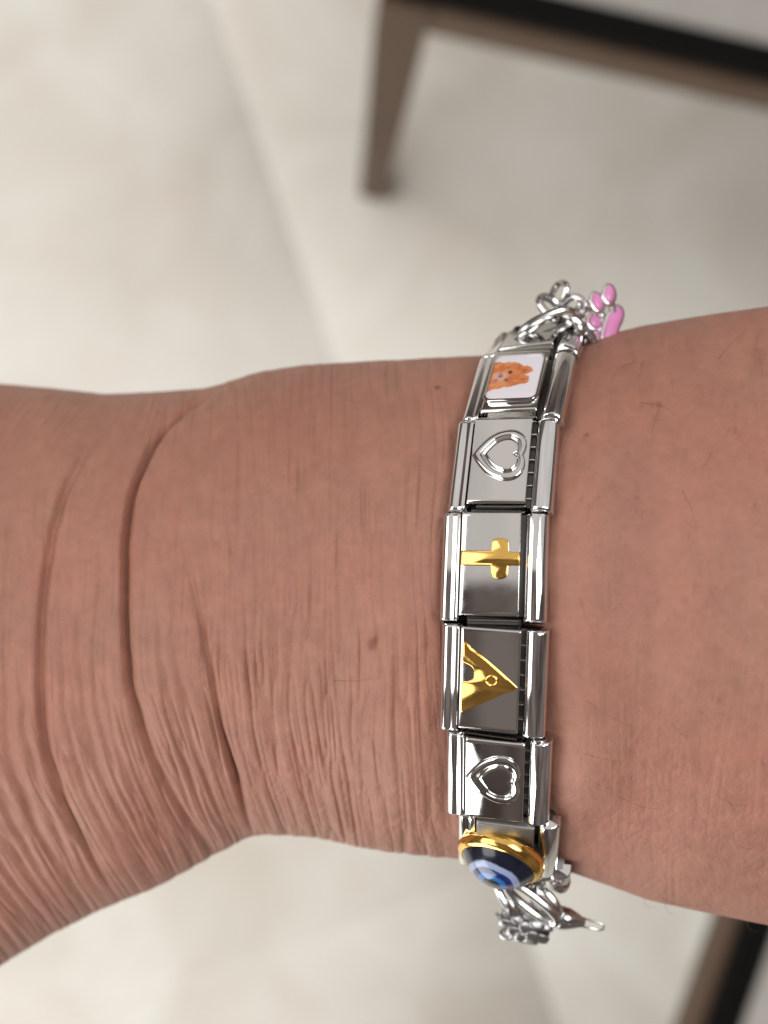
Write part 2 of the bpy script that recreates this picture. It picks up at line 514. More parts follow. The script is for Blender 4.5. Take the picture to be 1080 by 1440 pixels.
def displacement(px, py):
    px = np.asarray(px, dtype=float); py = np.asarray(py, dtype=float); d = np.zeros_like(px)
    # main fold: the wrist roll overhangs the back of the hand
    s, env, g = crease(px, py, C1, 1.3, 6.2, 60, 3, 1)
    soft = 1 - 0.62 * sstep(py, 930, 1120)
    d += g * soft
    up = sstep(py, 540, 620)
    d += env * soft * np.where(s > 0, 0.75 * (1 - np.exp(-np.clip(s, 0, None) / 13)) * np.exp(-np.clip(s, 0, None) / 120), -0.15 * np.exp(np.clip(s, None, 0) / 30))
    s2, env2, g2 = crease(px, py, C2, 0.9, 6.5, 120, 4, 2)
    d += g2 + env2 * np.where(s2 > 0, 0.22 * (1 - np.exp(-np.clip(s2, 0, None) / 10)) * np.exp(-np.clip(s2, 0, None) / 45), 0)
    s3, env3, g3 = crease(px, py, C3, 0.7, 5.0, 90, 3, 3)
    low = sstep(py, 800, 1050)
    d += g3 * (0.45 + 0.75 * low)
    d += env3 * low * np.where(s3 > 0, 0.55 * (1 - np.exp(-np.clip(s3, 0, None) / 10)) * np.exp(-np.clip(s3, 0, None) / 70), 0)
    for k, (pts, dep, wd) in enumerate(CR):
        d += crease(px, py, pts, dep * 0.72, wd, 70, 5, 5 + k)[2]
    # fine wrinkles running round the wrist
    bd = 0.0010 * np.clip(py - 900, 0, None) ** 2 * (1 - 0.85 * sstep(px, 250, 620)) \
        + 0.0020 * np.clip(760 - py, 0, None) ** 2 * (1 - sstep(px, 120, 360)) \
        - 0.22 * (py - 800) * sstep(px, 820, 1000)
    bd = bd + 11 * (vnoise(px / 90, py / 140, 20) - 0.5) + 2.5 * (vnoise(px / 30, py / 50, 21) - 0.5)
    u = px - bd
    def ridged(fx, fy, sd, sh=2.2):
        n = vnoise(u / fx, py / fy, sd)
        return (1 - np.abs(2 * n - 1)) ** sh
    A = 0.24 * sstep(px, 170, 330) * (1 - 0.6 * sstep(px, 580, 680)) + 0.11 * (1 - sstep(px, 170, 330)) + 0.03
    A = A * (0.65 + 0.35 * sstep(py, 560, 720))
    A = A + 0.115 * (1 - sstep(px, 200, 380)) * sstep(py, 930, 1120)
    A = A * (1 - 0.7 * sstep(px, 740, 790))
    amp = 0.5 + vnoise(px / 60, py / 60, 30)
    fine = 0.65 * ridged(19, 150, 11) + 0.9 * ridged(12, 105, 12) + 0.35 * ridged(8, 60, 13)
    d -= A * amp * fine * 0.82
    # crossing pebble near the lower edge
    B = (0.045 * sstep(py, 960, 1130) * sstep(px, 200, 420) * (1 - 0.5 * sstep(px, 700, 800)) + 0.012 * sstep(px, 800, 860) * sstep(py, 820, 1100))
    q = (px * 0.55 + py * 0.83); r2 = (px * 0.9 - py * 0.43)
    d -= B * ((1 - np.abs(2 * vnoise(q / 9, r2 / 16, 14) - 1)) ** 2 + (1 - np.abs(2 * vnoise(q / 15, r2 / 8, 15) - 1)) ** 2)
    # low bumps of the flesh
    d += 0.55 * (vnoise(px / 130, py / 150, 16) - 0.5) + 0.09 * (vnoise(px / 45, py / 60, 17) - 0.5)
    # soft dent under the bracelet and swelling on both sides of it
    bx = np.interp(py, [400, 480, 535, 645, 790, 955, 1098, 1195, 1260], [775, 748, 728, 706, 692, 691, 698, 712, 745])
    e = np.abs(px - bx)
    d = d * sstep(e, 40, 100)
    mid = sstep(py, 500, 600) * (1 - sstep(py, 1080, 1190))
    d += mid * (0.95 * np.exp(-((e - 135) / 50) ** 2) - 0.6 * np.exp(-(e / 75) ** 4))
    return d

th = np.concatenate([np.linspace(-105, 105, 620), np.linspace(105, 255, 70)[1:-1]]) * math.pi / 180
S, T = np.meshgrid(s_all, th, indexing='ij')
gx = lambda tab: np.interp(S, s_tab, tab)
X0, Y0, Z0, A0 = gx(Xt), gx(Yct), gx(Zct), gx(at_)
ny, nz = np.sin(T), np.cos(T)                 # theta 0 faces the camera, + is up in the picture
Py = Y0 + A0 * ny; Pz = Z0 + BB * nz
nn = np.sqrt((ny / A0) ** 2 + (nz / BB) ** 2)
Ny, Nz = ny / A0 / nn, nz / BB / nn
ppx = 540 + F * X0 / -Pz; ppy = 720 - F * Py / -Pz
front = sstep(np.cos(T), -0.35, 0.0)
disp = displacement(ppx, ppy) * front * (0.35 + 0.65 * sstep(np.cos(T), 0.08, 0.42)) * 1e-3
disp *= sstep(S, -700, -100) * (1 - sstep(S, 1150, 1500))
Py = Py + Ny * disp; Pz = Pz + Nz * disp
V = np.stack([X0, Py, Pz], -1)
ns, nth = S.shape
# pigment
base = np.array([0.348, 0.162, 0.114])
m1 = vnoise(ppx / 70, ppy / 80, 40); m2 = vnoise(ppx / 22, ppy / 26, 41); m3 = vnoise(ppx / 8, ppy / 9, 42)
tone = 1 + 0.10 * (m1 - 0.5) + 0.07 * (m2 - 0.5) + 0.09 * (m3 - 0.5)
red = 0.12 * (vnoise(ppx / 110, ppy / 90, 43) - 0.5) + 0.05 * (vnoise(ppx / 30, ppy / 34, 44) - 0.5)
colr = np.stack([base[0] * tone * (1 + 0.25 * red), base[1] * tone * (1 - 0.5 * red), base[2] * tone * (1 - 0.45 * red)], -1)
def spot(x, y, rx, ry, c, k):
    global colr
    wgt = k * np.exp(-(((ppx - x) / rx) ** 2 + ((ppy - y) / ry) ** 2) ** 1.5) * front
    colr = colr * (1 - wgt[..., None]) + np.array(c) * wgt[..., None]
spot(523, 905, 6.5, 9, (0.16, 0.05, 0.03), 0.75)
spot(528, 898, 4, 6, (0.16, 0.05, 0.03), 0.5)
spot(615, 550, 5, 3.5, (0.13, 0.05, 0.035), 0.7)
spot(541, 528, 3, 3, (0.2, 0.08, 0.05), 0.5)
spot(926, 572, 5, 5, (0.2, 0.07, 0.05), 0.55)
spot(824, 618, 3, 2.5, (0.14, 0.05, 0.035), 0.6)
spot(894, 702, 4, 4, (0.22, 0.09, 0.06), 0.5)
r_ = np.random.RandomState(11)
for _ in range(130):
    spot(r_.uniform(790, 1080), r_.uniform(470, 1260), r_.uniform(2, 5), r_.uniform(3, 9), (0.22, 0.09, 0.06), r_.uniform(0.08, 0.32))
for _ in range(25):
    spot(r_.uniform(0, 640), r_.uniform(560, 1150), r_.uniform(2, 4), r_.uniform(2, 5), (0.20, 0.075, 0.05), r_.uniform(0.1, 0.35))
idx = np.arange(ns * nth).reshape(ns, nth)
nx_ = np.roll(idx, -1, axis=1)
quads = np.stack([idx[:-1], idx[1:], nx_[1:], nx_[:-1]], -1).reshape(-1, 4)
Vw = V.reshape(-1, 3) @ RN.T + np.array(CAM)
# rounded end caps
def cap(ring_i, sgn):
    global Vw, quads
    ringi = idx[ring_i]; P = Vw[ringi]; c = P.mean(0)
    ax = np.array(R @ Vector((sgn, 0, 0)))
    prev = ringi; allv = [Vw]; nv = len(Vw); new = []
    for k in range(1, 7):
        a = k / 6 * math.pi / 2
        q = c + (P - c) * max(math.cos(a), 0.02) + ax * 0.018 * math.sin(a)
        ids = np.arange(nv, nv + nth); nv += nth; allv.append(q)
        n2 = np.roll(ids, -1); p2 = np.roll(prev, -1)
        new.append(np.stack([prev, ids, n2, p2] if sgn > 0 else [prev, p2, n2, ids], -1)); prev = ids
    Vw = np.concatenate(allv); quads = np.concatenate([quads] + new)
cap(0, -1); cap(ns - 1, 1)
cc = np.concatenate([colr.reshape(-1, 3), np.tile(base, (len(Vw) - ns * nth, 1))])
arm_origin = np.array(world((0.009, -0.009, -0.1522)))
arm_me = np_mesh('person', Vw - arm_origin, quads, cc)
bmn = None
person = link_obj('person', arm_me, skin_material())
person.location = arm_origin
tag(person, 'bare tanned forearm and creased wrist stretched out flat, wearing the steel charm bracelet', 'person')

# surface look-up for bracelet and hairs
def sect_at(x):
    return (np.interp(x, Xt, Yct), np.interp(x, Xt, Zct), np.interp(x, Xt, at_))
def f_surf(p, o):
    y, z, a = sect_at(p[0])
    return ((p[1] - y) / (a + o)) ** 2 + ((p[2] - z) / (BB + o)) ** 2 - 1
def hit(px, py, o):
    r = np.array(ray(px, py)); lo = None; prev = 0.10
    for d in np.linspace(0.10, 0.17, 700):
        if f_surf(r * d, o) < 0:
            lo = (prev, d); break
        prev = d
    if lo is None: return None
    a, b = lo
    for _ in range(30):
        m = (a + b) / 2
        if f_surf(r * m, o) < 0: b = m
        else: a = m
    return r * b
def normal(p, o):
    e = 1e-5
    g = np.array([f_surf(p + np.eye(3)[k] * e, o) - f_surf(p - np.eye(3)[k] * e, o) for k in range(3)])
    return g / np.linalg.norm(g)

# fine hairs on the forearm
hb = bmesh.new()
HAIRS = [[(882, 474), (888, 492), (893, 508)], [(893, 508), (866, 520), (858, 545), (861, 575)], [(904, 508), (898, 535), (900, 558)],
         [(902, 566), (925, 569), (950, 580), (963, 607)], [(926, 575), (918, 600), (915, 640)], [(815, 840), (823, 865), (838, 895)],
         [(825, 985), (850, 1005), (890, 1022)], [(823, 1060), (850, 1068), (872, 1072)], [(930, 1262), (950, 1272), (975, 1274), (1000, 1271)],
         [(1000, 832), (1010, 850), (1018, 866)], [(1066, 470), (1060, 500), (1063, 530)], [(1010, 505), (1030, 480), (1055, 462)],
         [(1040, 1190), (1055, 1195), (1066, 1185)], [(470, 957), (500, 958), (535, 953)], [(960, 690), (975, 720), (980, 750)],
         [(870, 1120), (900, 1135), (925, 1138)], [(1010, 1120), (1030, 1132), (1052, 1133)], [(985, 1000), (1000, 1015), (1012, 1036)]]
rs = random.Random(5)
for _ in range(13):
    x, y = rs.uniform(810, 1090), rs.uniform(480, 1240)
    a = rs.uniform(0.9, 1.9); L = rs.uniform(14, 34); c = rs.uniform(-0.5, 0.5)
    HAIRS.append([(x, y), (x + L / 2 * math.cos(a), y + L / 2 * math.sin(a)), (x + L / 2 * math.cos(a) + L / 2 * math.cos(a + c), y + L / 2 * math.sin(a) + L / 2 * math.sin(a + c))])
for x, y in ((905, 1268), (935, 1276), (1020, 1296), (1050, 1301), (1010, 1293)):
    HAIRS.append([(x, y - 6), (x + 2, y + 3), (x + 8, y + 9), (x + 16, y + 8)])
for hk, h in enumerate(HAIRS):
    pts = []
    hh = []
    for (p, q) in zip(h, h[1:]):
        for k in range(5): hh.append((p[0] + (q[0] - p[0]) * k / 5, p[1] + (q[1] - p[1]) * k / 5))
    hh.append(h[-1])
    # smooth
    for _ in range(3):
        hh = [hh[0]] + [tuple((hh[i - 1][j] + 2 * hh[i][j] + hh[i + 1][j]) / 4 for j in (0, 1)) for i in range(1, len(hh) - 1)] + [hh[-1]]
    last = None
    for k, (x, y) in enumerate(hh):
        f = k / (len(hh) - 1)
        e_b = abs(x - np.interp(y, [480, 645, 790, 955, 1098, 1195], [748, 706, 692, 691, 698, 712]))
        o = float(displacement(np.array([x]), np.array([y]))[0]) * 1e-3 + 0.0001 + 0.0003 * math.sin(f * 2.6)
        p = hit(x, y, o)
        if p is None: p = np.array(ray(x, y)) * (last if last else 0.146)
        last = -p[2]
        pts.append(Vector(world(p)) - Vector(arm_origin))
    n = len(pts)
    tube_bm(hb, pts, [0.000013 * (1 - 0.75 * k / n) + 0.000002 for k in range(n)], 4)
hair = link_obj('arm_hair', bm_mesh(hb, 'arm_hair'), M_HAIR, person)
tag(hair, kind='stuff')

# ------------------------------------------------------------------ the bracelet
MM = 1e-3
# pixel centre of each link, twist in its own plane (deg)
LINKS = [('plain', 752, 468, 2), ('dog', 728, 533, 0), ('heart', 706, 645, 2), ('cross', 692, 792, 1), ('house', 691, 957, -3), ('heart', 698, 1100, -5), ('eye', 712, 1197, -8), ('plain', 732, 1245, -8)]
OFF = 0.0022
LP = []
for kind, x, y, tw in LINKS:
    p = hit(x, y, OFF)
    while p is None:
        y += 1 if y < 800 else -1
        p = hit(x, y, OFF)
    LP.append(p)
print('link pitch mm', [round(float(np.linalg.norm(LP[i + 1] - LP[i]) * 1000), 2) for i in range(len(LP) - 1)])
bracelet = empty('charm_bracelet', world(tuple(LP[4])))
tag(bracelet, 'polished steel link charm bracelet with gold cross, hearts and blue eye bead round the wrist', 'bracelet')

def closed_curve(ctrl, sub=8):
    """closed Catmull-Rom curve through control points"""
    n = len(ctrl); out = []
    for i in range(n):
        p0, p1, p2, p3 = (Vector(ctrl[(i + j) % n]) for j in (-1, 0, 1, 2))
        for k in range(sub):
            t = k / sub
            out.append(tuple(0.5 * ((2 * p1) + (p2 - p0) * t + (2 * p0 - 5 * p1 + 4 * p2 - p3) * t * t + (3 * p1 - p0 - 3 * p2 + p3) * t ** 3)))
    return out

def heart_outline(notch):
    half = [(-2.60, 0.14), (-2.08, 0.92), (-1.20, 1.85), (-0.10, 2.45), (1.05, 2.55), (1.88, 2.10), (2.28, 1.28), (2.26, 0.50)]
    ctrl = half + [(2.22 - notch, 0.0)] + [(x, -y) for x, y in half[::-1]]
    return closed_curve(ctrl, 6)[::-1]

def scaled(o, s, z, c=(0.0, 0.0)):
    return [((x - c[0]) * s + c[0], (y - c[1]) * s + c[1], z) for x, y in o]

# shared meshes -----------------------------------------------------
def bar_mesh(L, side):
    prof = [(0, 0.05), (0.02, 1.15), (0.10, 1.42), (0.26, 1.52), (0.42, 1.50), (0.56, 1.43), (0.70, 1.40), (0.84, 1.43), (1.0, 1.46), (1.22, 1.44), (1.42, 1.26), (1.55, 0.98), (1.62, 0.6), (1.64, 0.05)]
    if side > 0:
        prof = [(0, 0.05), (0.0, 1.20), (0.06, 1.38), (0.22, 1.54), (0.5, 1.66), (0.85, 1.66), (1.10, 1.58), (1.22, 1.50), (1.36, 1.42), (1.5, 1.30), (1.64, 1.15), (1.72, 0.8), (1.74, 0.05)]
    bm = bmesh.new()
    h = L / 2
    rings = []
    for y, k in ((-h, 0.86), (-h + 0.12, 0.97), (-h + 0.3, 1.0), (0, 1.02), (h - 0.3, 1.0), (h - 0.12, 0.97), (h, 0.86)):
        cx = 0.8
        rings.append([((cx + (x - cx) * (0.5 + 0.5 * k)) * (-1.12 if side < 0 else 1.17) * MM, y * MM, (0.05 + (z - 0.05) * k) * MM) for x, z in prof])
    vr = [[bm.verts.new(p) for p in r] for r in rings]
    n = len(prof)
    for a, b in zip(vr, vr[1:]):
        for k in range(n):
            bm.faces.new((a[k], a[(k + 1) % n], b[(k + 1) % n], b[k]))
    bm.faces.new(vr[0]); bm.faces.new(vr[-1][::-1])
    return bm_mesh(bm, 'side_bar', True, 40)

def base_mesh(L):
    bm = bmesh.new(); h = L / 2
    box_bm(bm, -4.0 * MM, 4.2 * MM, (-h + 0.3) * MM, (h - 0.3) * MM, -0.9 * MM, 0.75 * MM, 0.15 * MM, 2)
    box_bm(bm, -2.4 * MM, 2.3 * MM, (-h - 0.45) * MM, (h + 0.45) * MM, -0.6 * MM, 0.35 * MM, 0.1 * MM, 1)
    return bm_mesh(bm, 'link', True, 35)

def plate_mesh(L, top=1.95):
    bm = bmesh.new(); h = L / 2 - 0.25
    # slightly crowned plate: rows along the length
    rows = []
    xs = (-2.85, -2.78, -2.6, 0, 2.3, 2.42, 2.48)
    ys = [-h, -h + 0.03, -h + 0.09, -h + 0.2, -h + 0.4] + [h * q / 4 for q in (-3, -2, -1, 0, 1, 2, 3)] + [h - 0.4, h - 0.2, h - 0.09, h - 0.03, h]
    for y in ys:
        f = y / h
        row = []
        dd = h - abs(y)
        ze = top - 0.03 * f * f - (0.20 * (1 - dd / 0.2) ** 2.2 if dd < 0.2 else 0)
        for x in xs:
            edge = 0.10 if x in (-2.85, 2.48) else (0.03 if x in (-2.78, 2.42) else 0)
            row.append((x * MM, y * MM, (ze - edge) * MM))
        row = [(xs[0] * MM, y * MM, 0.7 * MM)] + row + [(xs[-1] * MM, y * MM, 0.7 * MM)]
        rows.append([bm.verts.new(p) for p in row])
    # rounding near both ends
    for a, b in zip(rows, rows[1:]):
        for k in range(len(a) - 1):
            bm.faces.new((a[k], a[k + 1], b[k + 1], b[k]))
    bm.faces.new(rows[0][::-1]); bm.faces.new(rows[-1])
    return bm_mesh(bm, 'face_plate', True, 30)

def in_poly(x, y, poly):
    ins = np.zeros(x.shape, bool); n = len(poly)
    for i in range(n):
        x1, y1 = poly[i]; x2, y2 = poly[(i + 1) % n]
        c = ((y1 > y) != (y2 > y)) & (x < (x2 - x1) * (y - y1) / (y2 - y1 + 1e-12) + x1)
        ins ^= c
    return ins

def rrect(cx, cy, hw, hh, r, n=6):
    pts = []
    for sx, sy, a0 in ((1, 1, 0), (-1, 1, 90), (-1, -1, 180), (1, -1, 270)):
        for k in range(n + 1):
            a = math.radians(a0 + 90 * k / n)
            pts.append((cx + sx * (hw - r) + r * math.cos(a), cy + sy * (hh - r) + r * math.sin(a)))
    return pts

def dog_inlay():
    n = 110
    u, v = np.meshgrid(np.linspace(0, 1, n), np.linspace(0, 1, n), indexing='ij')
    hw, hh, r = 2.5, 3.5, 0.75
    x = (u * 2 - 1) * hw; y = (v * 2 - 1) * hh
    # squeeze the square grid into a rounded rectangle
    ex = np.clip(np.abs(x) - (hw - r), 0, None); ey = np.clip(np.abs(y) - (hh - r), 0, None)
    L = np.sqrt(ex ** 2 + ey ** 2); k = np.where(L > 1e-9, np.minimum(1, np.maximum(ex, ey) / np.maximum(L, 1e-9)), 1)
    xx = np.sign(x) * (np.minimum(np.abs(x), hw - r) + ex * k); yy = np.sign(y) * (np.minimum(np.abs(y), hh - r) + ey * k)
    z = 2.30 - 0.12 * (np.abs(x / hw) ** 6 + np.abs(y / hh) ** 6) 
    jit = 0.05 * (vnoise(u * 14, v * 14, 60) - 0.5) + 0.035 * (vnoise(u * 34, v * 34, 61) - 0.5)
    poly = [(-0.1, 0.84), (0.1, 0.84), (0.38, 0.83), (0.60, 0.76), (0.72, 0.70), (0.86, 0.63), (0.76, 0.57), (0.69, 0.535), (0.73, 0.49), (0.78, 0.46), (0.80, 0.37), (0.74, 0.34), (0.62, 0.32), (0.49, 0.28), (0.26, 0.24), (-0.1, 0.18)]
    ins = in_poly(u + jit, v + jit * 0.8, poly)
    white = np.array([0.74, 0.70, 0.745])
    c = np.tile(white, (n, n, 1))
    fur = 0.5 + (vnoise(u * 9, v * 16, 62) - 0.5) * 1.1 + (vnoise(u * 30, v * 50, 63) - 0.5) * 0.7
    fur = np.clip(fur, 0, 1)[..., None]
    org = np.array([0.52, 0.135, 0.04]) * (1 - fur) + np.array([0.70, 0.27, 0.10]) * fur
    dark = sstep(u, 0.4, 0.68)[..., None] * 0.35
    org = org * (1 - dark) + np.array([0.52, 0.13, 0.025]) * dark
    c = np.where(ins[..., None], org, c)
    def blob(cu, cv, ru, rv, col, k=1.0):
        nonlocal c
        g = np.exp(-(((u - cu) / ru) ** 2 + ((v - cv) / rv) ** 2) ** 2)[..., None] * k
        c = c * (1 - g) + np.array(col) * g
    blob(0.20, 0.50, 0.15, 0.11, (0.74, 0.46, 0.36), 0.75)
    blob(0.385, 0.595, 0.045, 0.042, (0.02, 0.012, 0.012))
    blob(0.34, 0.425, 0.042, 0.035, (0.09, 0.06, 0.08), 0.9)
    blob(0.215, 0.515, 0.055, 0.038, (0.14, 0.10, 0.16), 0.9)
    blob(0.14, 0.435, 0.045, 0.03, (0.18, 0.12, 0.16), 0.8)
    blob(0.20, 0.575, 0.035, 0.025, (0.20, 0.15, 0.20), 0.7)
    blob(0.66, 0.62, 0.05, 0.03, (0.30, 0.07, 0.02), 0.6)
    blob(0.66, 0.42, 0.05, 0.03, (0.30, 0.07, 0.02), 0.6)
    # soften
    for _ in range(2):
        p = np.pad(c, ((1, 1), (1, 1), (0, 0)), mode='edge')
        c = (p[:-2, 1:-1] + p[2:, 1:-1] + p[1:-1, :-2] + p[1:-1, 2:] + 2 * c) / 6
    V = np.stack([xx - 0.18, yy, z], -1).reshape(-1, 3) * MM
    id_ = np.arange(n * n).reshape(n, n)
    q = np.stack([id_[:-1, :-1], id_[1:, :-1], id_[1:, 1:], id_[:-1, 1:]], -1).reshape(-1, 4)
    return np_mesh('dog_print', V, q, c.reshape(-1, 3))

def heart_mesh():
    bm = bmesh.new()
    o = [((x - 0.12) * MM, 1.04 * y * MM) for x, y in heart_outline(0.12)]
    o2 = [((x - 0.12) * MM, 1.08 * y * MM) for x, y in heart_outline(0.42)]
    c = (0.25 * MM, 0)
    z = lambda v: v * MM
    rings = [scaled(o, 1.0, z(-0.1), c), scaled(o, 0.995, z(0.12), c), scaled(o, 0.97, z(0.24), c), scaled(o, 0.93, z(0.30), c), scaled(o, 0.86, z(0.35), c), scaled(o, 0.78, z(0.36), c), scaled(o, 0.745, z(0.33), c),
             scaled(o, 0.72, z(0.18), c), scaled(o2, 0.69, z(0.06), c), scaled(o2, 0.66, z(0.05), c), scaled(o2, 0.63, z(0.18), c), scaled(o2, 0.58, z(0.28), c), scaled(o2, 0.51, z(0.32), c), scaled(o2, 0.47, z(0.322), c), scaled(o2, 0.42, z(0.322), c)]
    loft_bm(bm, rings)
    return bm_mesh(bm, 'heart_relief', True, 80)
HEART = heart_mesh()

def build_link(kind, i):
    p = Vector(LP[i]); nrm = Vector(normal(LP[i], OFF))
    a = Vector(LP[max(i - 1, 0)]); b = Vector(LP[min(i + 1, len(LP) - 1)])
    t = (a - b); t = (t - nrm * nrm.dot(t)).normalized()
    if i in (0, len(LP) - 1):
        nrm = nrm
    wv = t.cross(nrm).normalized()
    M3 = Matrix((wv, t, nrm)).transposed()
    M3 = M3 @ Matrix.Rotation(math.radians(LINKS[i][3]), 3, 'Z')
    Mw = R @ M3
    pitch = 0.5 * sum((Vector(LP[j]) - p).length for j in (i - 1, i + 1) if 0 <= j < len(LP)) * 1000 * (2 if i in (0, len(LP) - 1) else 1)
    L = max(9.0, min(pitch - 0.35, 10.0))
    mw = Matrix.Translation(world(p) - bracelet.location) @ Mw.to_4x4() @ Matrix.Translation((0, 0, -1.95 * MM))
    lk = link_obj('link', base_mesh(L), M_BASE, bracelet, mw)
    sub = lambda name, me, m, off=None: link_obj(name, me, m, lk, off if isinstance(off, Matrix) else Matrix.Translation(off) if off else None)
    sub('side_bar', bar_mesh(L - 0.1, -1), M_BAR, (-2.95 * MM, -0.25 * MM, 0))
    sub('side_bar', bar_mesh(L - 0.1, 1), M_BAR, (2.82 * MM, -0.25 * MM, 0))
    sub('face_plate', plate_mesh(L), M_SATIN if kind == 'eye' else M_STEEL)
    bm = bmesh.new()
    for k in range(6):
        y = -3.6 + 1.35 * k
        box_bm(bm, 2.45 * MM, 3.0 * MM, (y - 0.05) * MM, (y + 0.05) * MM, 0.7 * MM, 1.0 * MM)
    if kind in ('heart', 'house'): sub('spring_tab_row', bm_mesh(bm, 'spring_tab_row', False), M_BAR)
    bm = bmesh.new(); box_bm(bm, -2.2 * MM, 2.3 * MM, (-L / 2 - 0.12) * MM, (-L / 2 + 0.05) * MM, 0.3 * MM, 0.75 * MM, 0.04 * MM, 1)
    sub('hinge_strip', bm_mesh(bm, 'hinge_strip', False), M_BAR)
    if kind == 'heart':
        sub('heart_relief', HEART, M_STEEL, (0, 0.35 * MM, 1.93 * MM))
    elif kind == 'cross':
        y0 = 0.40
        o = [(-2.72, y0 - 0.50), (-0.05, y0 - 0.48), (-0.05, y0 - 1.10), (0.12, y0 - 1.38), (0.45, y0 - 1.52), (0.85, y0 - 1.52), (1.22, y0 - 1.38), (1.36, y0 - 1.10), (1.38, y0 - 0.52), (1.70, y0 - 0.46), (2.34, y0 - 0.48), (2.40, y0),
             (2.34, y0 + 0.50), (1.70, y0 + 0.48), (1.40, y0 + 0.56), (1.36, y0 + 1.25), (1.22, y0 + 1.46), (0.68, y0 + 1.52), (0.14, y0 + 1.46), (-0.02, y0 + 1.2), (-0.08, y0 + 0.56), (-2.72, y0 + 0.56)]
        o = [(x if x < -2 else x * 1.04, (y - y0) * 1.18 + y0) for x, y in o]
        sub('cross_emblem', emblem_mesh('cross_emblem', [(x * MM, y * MM) for x, y in o], 0.42 * MM, 0.08 * MM), M_GOLD, (0, 0, 1.93 * MM))
    elif kind == 'house':
        o = [(2.32, -0.42), (0.9, 0.78), (-0.4, 1.82), (-1.3, 2.45), (-1.85, 2.80), (-2.15, 3.2), (-2.55, 3.35), (-2.62, 1.55),
             (-2.05, 1.36), (-1.75, 1.20), (-1.58, 0.95), (-1.54, 0.50), (-1.58, 0.10), (-1.78, -0.14), (-2.1, -0.26), (-2.62, -0.30),
             (-2.62, -3.05), (-2.3, -2.95), (-1.6, -2.55), (-0.4, -1.92), (1.0, -1.14), (2.2, -0.62)]
        sub('tent_emblem', emblem_mesh('tent_emblem', [(x * MM, y * MM) for x, y in o], 0.36 * MM, 0.09 * MM), M_GOLD, (0, 0, 1.93 * MM))
        bm = bmesh.new()
        pts = [Vector((0.15 + 0.42 * math.cos(a) * (1 if math.cos(a) > 0 else 1.3), 0.12 + 0.42 * math.sin(a), 0.36)) * MM for a in [math.radians(20 * k) for k in range(18)]]
        tube_bm(bm, pts, 0.10 * MM, 8, True)
        sub('tent_window', bm_mesh(bm, 'tent_window'), M_GOLD, (0, 0, 1.93 * MM))
    elif kind == 'dog':
        bm = bmesh.new()
        oo = rrect(-0.18, 0, 2.64, 3.7, 0.85); ii = rrect(-0.18, 0, 2.40, 3.42, 0.68)
        md = rrect(-0.18, 0, 2.58, 3.63, 0.82)
        rg = [[(x * MM, y * MM, z * MM) for x, y in q] for q, z in ((oo, 1.85), (oo, 2.22), (md, 2.32), (ii, 2.34), (ii, 1.95))]
        loft_bm(bm, rg, False)
        sub('picture_frame', bm_mesh(bm, 'picture_frame', True, 40), M_STEEL)
        sub('dog_print', dog_inlay(), M_PRINT)
    elif kind == 'eye':
        oy = -1.2
        off = Matrix.Translation((-0.35 * MM, oy * MM, 1.15 * MM)) @ Matrix.Rotation(math.radians(-11), 4, 'Y') @ Matrix.Rotation(math.radians(6), 4, 'X')
        bm = bmesh.new()
        lathe_bm(bm, [(r * MM, z * MM) for r, z in ((3.6, 0.1), (4.0, 0.15), (4.2, 0.3), (4.26, 0.6), (4.22, 1.1), (4.08, 1.42), (3.85, 1.62), (3.62, 1.70), (3.55, 1.6))], 72)
        sub('bezel', bm_mesh(bm, 'bezel', True, 60), M_GOLD, off)
        bm = bmesh.new()
        lathe_bm(bm, [(r * MM, z * MM) for r, z in ((3.2, -1.6), (3.75, -1.2), (3.8, 0.3))], 48)
        sub('bead_cup', bm_mesh(bm, 'bead_cup', True, 60), M_BASE, off)
        # domed glass eye
        n, sg = 44, 96
        Vv = [(0, 0, 4.0)]; cols = []
        def colour(f):
            if f < 0.22: return (0.018, 0.020, 0.018)
            if f < 0.25: return (0.01, 0.012, 0.02)
            if f < 0.40: return (0.02, 0.14, 0.40)
            if f < 0.56: return (0.007, 0.017, 0.11)
            if f < 0.70: return (0.27, 0.33, 0.50)
            return (0.004, 0.006, 0.018)
        cols.append(colour(0))
        for k in range(1, n + 1):
            f = k / n
            for q in range(sg):
                a = 2 * math.pi * q / sg
                z = 1.55 + 2.15 * (1 - f ** 2.0) ** 0.92
                Vv.append((3.66 * f * math.cos(a), 3.66 * f * math.sin(a), z))
                wob = f + 0.022 * math.sin(2 * a + 0.6) + 0.012 * math.sin(5 * a + 1)
                c0 = np.mean([colour(wob + e) for e in (-0.012, -0.004, 0.004, 0.012)], axis=0)
                cols.append(c0)
        Vv[0] = (0, 0, 3.70)
        fq = []
        for k in range(1, n):
            for q in range(sg):
                fq.append((1 + (k - 1) * sg + q, 1 + k * sg + q, 1 + k * sg + (q + 1) % sg, 1 + (k - 1) * sg + (q + 1) % sg))
        for q in range(0, sg, 2):
            fq.append((0, 1 + q, 1 + (q + 1) % sg, 1 + (q + 2) % sg))
        sub('glass_eye', np_mesh('glass_eye', np.array(Vv) * MM, fq, np.array(cols)), M_GLASS, off)
    return lk

for i, (kind, *_r) in enumerate(LINKS):
    build_link(kind, i)

